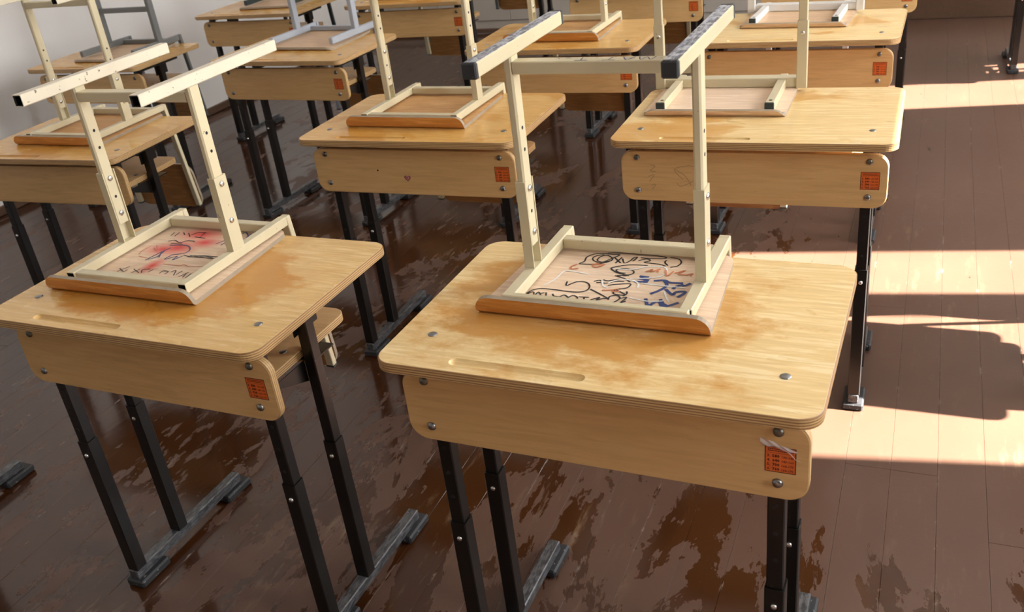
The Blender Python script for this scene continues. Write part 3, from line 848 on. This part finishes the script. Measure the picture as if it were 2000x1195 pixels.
INK_A = {"black":[[[-0.0858,0.0639],[-0.0801,0.0719],[-0.0817,0.0883],[-0.0734,0.1018],[-0.06,0.1064],[-0.043,0.1068],[-0.0281,0.1069],[-0.0332,0.0964],[-0.0415,0.0832],[-0.0505,0.0723],[-0.062,0.075],[-0.0696,0.0846],[-0.067,0.0956],[-0.0547,0.1034]],[[-0.087,0.0613],[-0.0642,0.0629],[-0.0458,0.0708],[-0.0343,0.0868],[-0.0475,0.1012],[-0.0581,0.0947],[-0.0595,0.0801],[-0.0492,0.0748],[-0.0348,0.082]],[[-0.0325,0.0942],[-0.0161,0.0758]],[[-0.0209,0.0975],[-0.025,0.0743]],[[-0.0185,0.0932],[-0.0102,0.0768],[-0.0031,0.0874],[-0.0006,0.0995],[0.0046,0.1028],[0.0034,0.0931],[0.0015,0.0858]],[[0.0106,0.0897],[0.0224,0.0987],[0.0302,0.093],[0.022,0.086],[0.0308,0.0839],[0.0494,0.0825],[0.0608,0.0776]],[[-0.0506,0.1104],[-0.0308,0.1151],[0.0012,0.1141],[0.0302,0.1141],[0.0517,0.1106],[0.0512,0.1049],[0.0337,0.102],[0.0112,0.1015]],[[0.0567,0.0998],[0.0562,0.0905],[0.064,0.0804]],[[0.0597,0.111],[0.0748,0.1075],[0.083,0.0951],[0.0798,0.0809],[0.0695,0.0746]],[[0.0314,0.0748],[-0.0003,0.0716],[-0.0229,0.0585],[-0.0247,0.0514],[-0.0108,0.0403],[0.0072,0.0346],[0.0154,0.0405],[0.0147,0.0493],[0.0044,0.0565],[-0.0079,0.0566],[-0.0155,0.0485],[-0.007,0.041],[0.0033,0.0406]],[[-0.0388,0.0022],[-0.0307,0.0081],[-0.0248,0.0027],[-0.0336,-0.0011]],[[-0.0256,0.0112],[-0.0166,0.0085],[-0.0066,0.0146],[0.0004,0.0181]],[[-0.0241,0.0006],[-0.0158,-0.0],[-0.0046,0.0085],[0.0105,0.0113]],[[-0.0113,-0.0077],[-0.0013,-0.0016],[0.0224,0.0049],[0.0212,-0.0101],[0.0076,-0.0168]],[[-0.0113,0.0291],[0.0073,0.0215],[0.0205,0.011]],[[-0.0084,0.0296],[0.0116,0.0332]],[[-0.0822,-0.0057],[-0.0788,-0.0202],[-0.0713,-0.0102],[-0.067,-0.0051]],[[-0.0679,-0.0053],[-0.0581,-0.0013],[-0.0463,-0.0056],[-0.0392,-0.0172],[-0.0397,-0.0299],[-0.0489,-0.0379],[-0.0685,-0.0396],[-0.0918,-0.0376],[-0.1145,-0.0376],[-0.1265,-0.0441],[-0.1321,-0.0558],[-0.132,-0.0634]],[[-0.1317,-0.0642],[-0.1271,-0.0528],[-0.1224,-0.054],[-0.1194,-0.0639]],[[-0.117,-0.0622],[-0.1155,-0.0506],[-0.107,-0.0615]],[[-0.1112,-0.0561],[-0.1051,-0.0507]],[[-0.1026,-0.0494],[-0.0974,-0.0638]],[[-0.0902,-0.0521],[-0.0856,-0.0587],[-0.077,-0.0599]],[[-0.0763,-0.0618],[-0.0698,-0.0523],[-0.0612,-0.0589]],[[-0.0628,-0.0654],[-0.0559,-0.0517],[-0.0463,-0.0561],[-0.0447,-0.0659]],[[-0.0451,-0.0538],[-0.0277,-0.0525]],[[-0.0351,-0.0539],[-0.0336,-0.0638]],[[-0.0244,-0.062],[-0.0111,-0.0493],[-0.0137,-0.0587],[-0.0043,-0.052],[0.0012,-0.051]],[[0.0043,-0.0544],[0.0042,-0.0423],[0.0145,-0.0383],[0.0213,-0.0471],[0.0158,-0.0602],[0.0086,-0.0616]],[[0.0213,-0.0471],[0.0309,-0.0412],[0.0261,-0.0621],[0.0327,-0.0529]],[[0.0045,-0.0195],[0.0071,-0.0335],[0.0267,-0.0339],[0.0039,-0.0175]],[[0.0249,-0.0219],[0.0273,-0.0297],[0.0243,-0.0384]],[[-0.0354,-0.0249],[-0.015,-0.0378],[0.003,-0.0506]]],"blue":[[[0.0293,0.0342],[0.0456,0.0328]],[[0.0309,0.0258],[0.0486,0.0225]],[[0.0255,0.014],[0.0485,0.0161]],[[0.0325,0.0304],[0.0479,0.0181]],[[0.0566,0.0218],[0.0727,0.0269],[0.0841,0.0205],[0.1047,0.0222]],[[0.0733,0.0249],[0.0814,0.0095],[0.0748,-0.0084],[0.0637,-0.0228]],[[0.0937,-0.0007],[0.0996,0.0128],[0.1104,0.0149],[0.1165,0.0243]],[[0.1021,0.0175],[0.1091,0.0125]],[[0.0828,-0.0027],[0.0988,-0.0201],[0.1016,-0.0094],[0.1159,-0.0067],[0.108,-0.0264]],[[0.061,-0.0394],[0.0711,-0.0611],[0.0785,-0.0479],[0.0855,-0.0466],[0.0932,-0.0606],[0.1027,-0.0549],[0.1142,-0.0429]],[[0.0665,-0.0581],[0.0769,-0.0619]],[[0.0838,-0.037],[0.0994,-0.0633]],[[0.0922,-0.057],[0.0982,-0.0519]]],"white":[[[-0.1166,-0.0273],[-0.1063,-0.0057],[-0.1006,0.0289],[-0.0867,0.0314],[-0.0553,0.0257]],[[-0.0235,0.0539],[0.0089,0.055],[0.0327,0.0705],[0.06,0.073],[0.0679,0.0587],[0.0619,0.0379],[0.0375,0.027],[0.0168,0.0232]],[[0.0346,-0.0405],[0.0513,-0.0453],[0.0708,-0.0475],[0.0898,-0.0418]],[[0.0386,0.01],[0.0722,0.0078],[0.1124,0.0069]],[[-0.0269,0.0088],[-0.0188,-0.0091],[-0.0086,-0.0157]],[[-0.0139,0.0003],[0.001,0.016],[0.0249,0.0161],[0.0361,0.0053],[0.0378,-0.007]],[[0.0832,-0.0109],[0.093,-0.0332],[0.0996,-0.0438]]],"orange":[[[-0.0882,0.0588],[-0.095,0.0483],[-0.0918,0.0396],[-0.0807,0.0439]],[[-0.0517,0.0697],[-0.0606,0.0589],[-0.0524,0.0534],[-0.0428,0.062]],[[-0.0642,0.0629],[-0.0396,0.0648]],[[0.0345,0.0506],[0.0434,0.0611],[0.0421,0.0519],[0.0561,0.0655]],[[0.0523,0.0649],[0.054,0.0518]],[[0.0649,0.0626],[0.0725,0.042],[0.0792,0.0607]],[[0.0827,0.0547],[0.0973,0.0661],[0.0894,0.0515],[0.1011,0.0514]],[[0.1016,0.0494],[0.1111,0.0576],[0.1095,0.0486]],[[-0.0153,-0.0253],[-0.0041,-0.0232],[0.0095,-0.0165]],[[0.0009,-0.0264],[0.0138,-0.024]]]}
INK_B = {"navy":[[[-0.053,0.0235],[-0.0582,0.0099],[-0.0615,-0.0095],[-0.0662,-0.0381]],[[-0.0662,0.0343],[-0.0263,0.0405],[-0.0027,0.025],[-0.0003,0.0065],[-0.026,-0.0069]],[[-0.0627,-0.0345],[-0.0516,-0.0203],[-0.0557,0.0071]],[[-0.0593,0.0034],[-0.0446,-0.0223]],[[-0.0236,-0.0096],[-0.024,-0.0281],[-0.0063,-0.0099],[-0.004,-0.0279],[0.0055,-0.008]],[[0.0384,0.0568],[0.0484,0.0778]],[[0.055,0.053],[0.056,0.0724]],[[0.0643,0.1131],[0.0688,0.1205],[0.0932,0.0975]],[[0.0872,0.0967],[0.0856,0.1162]]],"black":[[[0.0038,-0.0021],[0.0203,-0.0056],[0.0444,0.0013],[0.0894,0.0025]],[[0.0196,-0.0088],[0.0794,-0.0051]],[[0.0209,-0.0025],[0.0845,-0.0073],[0.0583,0.0005],[0.0395,-0.0086]],[[-0.106,0.0952],[-0.1021,0.0786]],[[-0.0932,0.097],[-0.0916,0.087],[-0.09,0.0771]],[[-0.0836,0.0984],[-0.07,0.0868]],[[-0.0683,0.0972],[-0.0497,0.0796]],[[-0.0543,0.0891],[-0.0457,0.1039],[-0.0243,0.1036]],[[-0.0372,0.0815],[-0.0075,0.0793]],[[-0.03,0.1062],[-0.0248,0.0833]],[[-0.0847,0.0511],[-0.0743,0.0593],[-0.0517,0.0496],[-0.0407,0.0611],[-0.0198,0.061]],[[-0.0707,0.0434],[-0.0405,0.0448]],[[-0.0872,-0.0955],[-0.0773,-0.0701]],[[-0.0936,-0.0818],[-0.0725,-0.093],[-0.071,-0.0839]],[[-0.0502,-0.0949],[-0.0441,-0.0764]],[[-0.0587,-0.0789],[-0.0328,-0.0919]],[[-0.027,-0.0909],[-0.0359,-0.0779],[-0.0208,-0.0724]],[[-0.0149,-0.086],[-0.0127,-0.0739]],[[0.0154,-0.0865],[0.0149,-0.075],[0.0286,-0.0756],[0.029,-0.087]],[[0.0365,-0.0771],[0.0412,-0.0676],[0.0531,-0.0885]],[[0.0565,-0.085],[0.0576,-0.0677]],[[0.0686,-0.0914],[0.076,-0.0703]],[[0.0791,-0.0924],[0.0747,-0.0762]],[[0.0867,-0.0938],[0.0858,-0.0743]]],"red":[[[-0.0929,0.0172],[-0.074,0.0042],[-0.0971,0.0295]],[[-0.104,-0.0163],[-0.1103,0.0017],[-0.1074,0.0215]],[[-0.0963,-0.0245],[-0.0676,-0.0291]],[[-0.0104,-0.047],[0.0342,-0.0484],[0.0383,-0.0418],[0.0564,-0.0476],[0.0877,-0.0423]]]}
cA = chair('A', -0.433, 1.291, -0.0218, 0.749, 'cream chair covered in black and blue scribbles, black-capped scuffed feet, on the nearest desk', q1=-0.103, q2=0.1496, zst=0.404, s1=-0.135, s2=0.191, caps=True, scuff=True, front=True, ink=INK_A, inkw=0.0033, hw=0.180)
cB = chair('B', -1.364, 1.323, -0.017, 0.724, 'cream chair with red spray paint under its seat and open tube ends, front left', under=M_SPRAY, ink=INK_B, inkw=0.0026)
chair('D', -1.291, 2.335, -0.019, 0.724, 'cream chair with a bare warm-brown seat underside, on the desk with the heart', under=M_SEATWARM, q1=-0.152, q2=0.152)
chair('E', -2.580, 2.305, -0.007, 0.665, 'cream chair on the glossy desk at the left edge', under=M_SEATWARM, q1=-0.163, q2=0.163, zst=0.455)
chair('G', -1.235, 3.345, -0.03, 0.713, 'cream chair with a bright orange front edge, seen between the nearest chair\'s legs', under=M_SEATWARM)
chair('C', -0.478, 2.420, 0.0, 0.730, 'cream chair with two dark-capped rails on the pale desk behind the nearest one', 'inset', under=M_SEATUP, face=M_SEATPALE)
chair('H', -0.415, 3.445, -0.06, 0.711, 'whitish chair with dark-capped rails at the top edge, third row right', 'inset', frame=M_WHITEP, under=M_SEATPALE, face=M_SEATPALE)
chair('F', -2.335, 3.345, -0.09, 0.706, 'blue-grey painted chair left of centre', 'flat', sz=0.178, frame=M_GREY, under=M_SEATPALE, face=M_SEATPALE)
chair('L', -3.365, 3.310, -0.02, 0.685, 'slate-grey painted chair on the desk against the left wall', 'flat', sz=0.172, frame=M_SLATE, under=M_SEATPALE, face=M_SEATPALE)
chair('M', -3.20, 4.32, 0.0, 0.698, 'chair with a dark green frame on the fourth-row desk by the wall', 'flat', frame=M_DKGREEN, under=M_SEATPALE, face=M_SEATPALE)
chair('N', -2.34, 4.32, 0.0, 0.715, 'cream chair with an orange seat at the top edge, fourth row', under=M_SEATWARM)
chair('O', -1.234, 4.46, 0.0, 0.714, 'cream chair on the fourth-row desk above the middle of the photo', under=M_SEATWARM)
chair('P', -0.40, 4.46, 0.0, 0.720, 'cream chair on the fourth-row desk beside the sunlit aisle', under=M_SEATWARM)
chair('S', -2.42, 5.48, 0.0, 0.715, 'brown-backed chair hanging over the last-row desk by the grey wall', 'flat', frame=M_SLATE, under=M_SEATPALE, face=M_SEATPALE)
chair('T', 0.66, 2.56, 0.0, 0.720, 'cream chair out of frame on the shading desk by the window', under=M_SEATWARM)

# ---------------------------------------------------------------- small marks
# lettering on top of the nearest chair's stretcher (read from the other side)
st = [o for o in cA.children if o.name.startswith('stretcher')][0]
W_ = [[(0.116, 0.004), (0.112, -0.004), (0.104, 0.003), (0.098, -0.004), (0.092, 0.004)], [(0.086, 0.004), (0.078, -0.005), (0.068, 0.004)], [(0.083, 0.0005), (0.072, 0.0005)],
      [(0.060, -0.004), (0.040, -0.004)], [(0.050, -0.004), (0.052, 0.004)], [(0.030, 0.003), (0.027, 0.003)], [(0.018, -0.004), (-0.002, -0.004)], [(0.008, -0.004), (0.006, 0.004)], [(-0.012, 0.003), (-0.020, 0.0032)], [(-0.028, 0.001), (-0.031, 0.002)], [(0.125, 0.0), (0.127, 0.0)]]
for s_ in W_:
    tag(obj('pen_stroke', ribbon([[(x - 0.035, y * 2.0) for x, y in s_]], 0.0018).mesh('pen_stroke', [INKS['navy']]), st, (0, 0, 0.404 - 0.031 + 0.0003)), label='blue pen stroke of a letter')
# pink heart on the desk behind the front left one
pD = DESKS['D'][2]
hv = []
for i in range(28):
    t = 2 * math.pi * i / 28
    hv.append((0.00062 * 16 * math.sin(t) ** 3, 0.00062 * (13 * math.cos(t) - 5 * math.cos(2 * t) - 2 * math.cos(3 * t) - math.cos(4 * t))))
MH1 = plain('heart_dark_red', (0.20, 0.05, 0.05), 0.4)
MH2 = plain('heart_pink', (0.55, 0.20, 0.20), 0.4)
hm = MB()
RXF = Matrix.Rotation(math.radians(90), 4, 'X')
hm.prism(hv, 0, 0.0004, 0, 0, RXF)
hm.prism([(p[0] * 0.66, p[1] * 0.66 + 0.0005) for p in hv], 0.0004, 0.0007, 1, 1, RXF)
hm.prism([(p[0] * 0.28 - 0.001, p[1] * 0.28 + 0.001) for p in hv], 0.0007, 0.0009, 0, 0, RXF)
tag(obj('heart_sticker', hm.mesh('heart_sticker', [MH1, MH2]), pD, (-0.015, PF, -0.120)), label='small pink heart sticker')
kn = MB().lathe([(0.0028, 0), (0.0028, 0.0003)], 8, 0, RXF).mesh('knot', [M_DARK])
obj('nail_hole', kn, pD, (-0.105, PF, -0.100))
# torn clear film over the nearest desk's sticker
m, nt, b = new_mat('clear_film')
b.inputs['Base Color'].default_value = (0.86, 0.80, 0.80, 1)
b.inputs['Roughness'].default_value = 0.25
b.inputs['Alpha'].default_value = 0.5
fm = MB()
top = [(-0.006, 0.0550), (0.004, 0.0535), (0.012, 0.0505), (0.022, 0.0465), (0.032, 0.0425), (0.041, 0.0405)]
bot = [(-0.005, 0.0435), (0.004, 0.0420), (0.012, 0.0425), (0.022, 0.0395), (0.030, 0.0360), (0.0425, 0.0375)]
vs = []
for i, (p, q) in enumerate(zip(top, bot)):
    vs += [(p[0], -0.0012 - 0.0016 * (i % 2), p[1]), ((p[0] + q[0]) / 2, -0.003 + 0.0016 * (i % 2), (p[1] + q[1]) / 2), (q[0], -0.0010 - 0.001 * (i % 2), q[1])]
n3 = len(top)
fm.add(vs, [(3 * i + k, 3 * i + 3 + k, 3 * i + 4 + k, 3 * i + 1 + k) for i in range(n3 - 1) for k in (0, 1)])
tail = [(0.028, 0.0395), (0.034, 0.034), (0.040, 0.0265), (0.048, 0.0235)]
vs = []
for i, p in enumerate(tail):
    vs += [(p[0], -0.0015, p[1] + 0.0008 * (1 - i / 3)), (p[0], -0.0018, p[1] - 0.0012 * (1 - i / 3) - 0.0002)]
fm.add(vs, [(2 * i, 2 * i + 1, 2 * i + 3, 2 * i + 2) for i in range(3)])
tag(obj('torn_film', fm.mesh('torn_film', [m]), DESKS['A'][2], (0.2495, PF, -0.1225)), label='torn strip of clear film')
# pencil scribbles on the panel of the desk behind
ps = [[(-0.235, -0.075), (-0.222, -0.078), (-0.235, -0.09), (-0.22, -0.092)], [(-0.24, -0.105), (-0.225, -0.1), (-0.238, -0.118)], [(-0.235, -0.128), (-0.222, -0.125), (-0.232, -0.138)],
      [(-0.155, -0.11), (-0.175, -0.085), (-0.14, -0.075), (-0.12, -0.08)], [(-0.175, -0.085), (-0.15, -0.10), (-0.135, -0.125)], [(-0.13, -0.115), (-0.16, -0.128), (-0.17, -0.12)]]
for one in ps:
    tag(obj('pencil_stroke', ribbon([one], 0.0014).mesh('pencil_stroke', [INKS['pencil']]), DESKS['C'][2], (0, PF - 0.0003, 0), (math.radians(90), 0, 0)), label='faint pencil stroke')
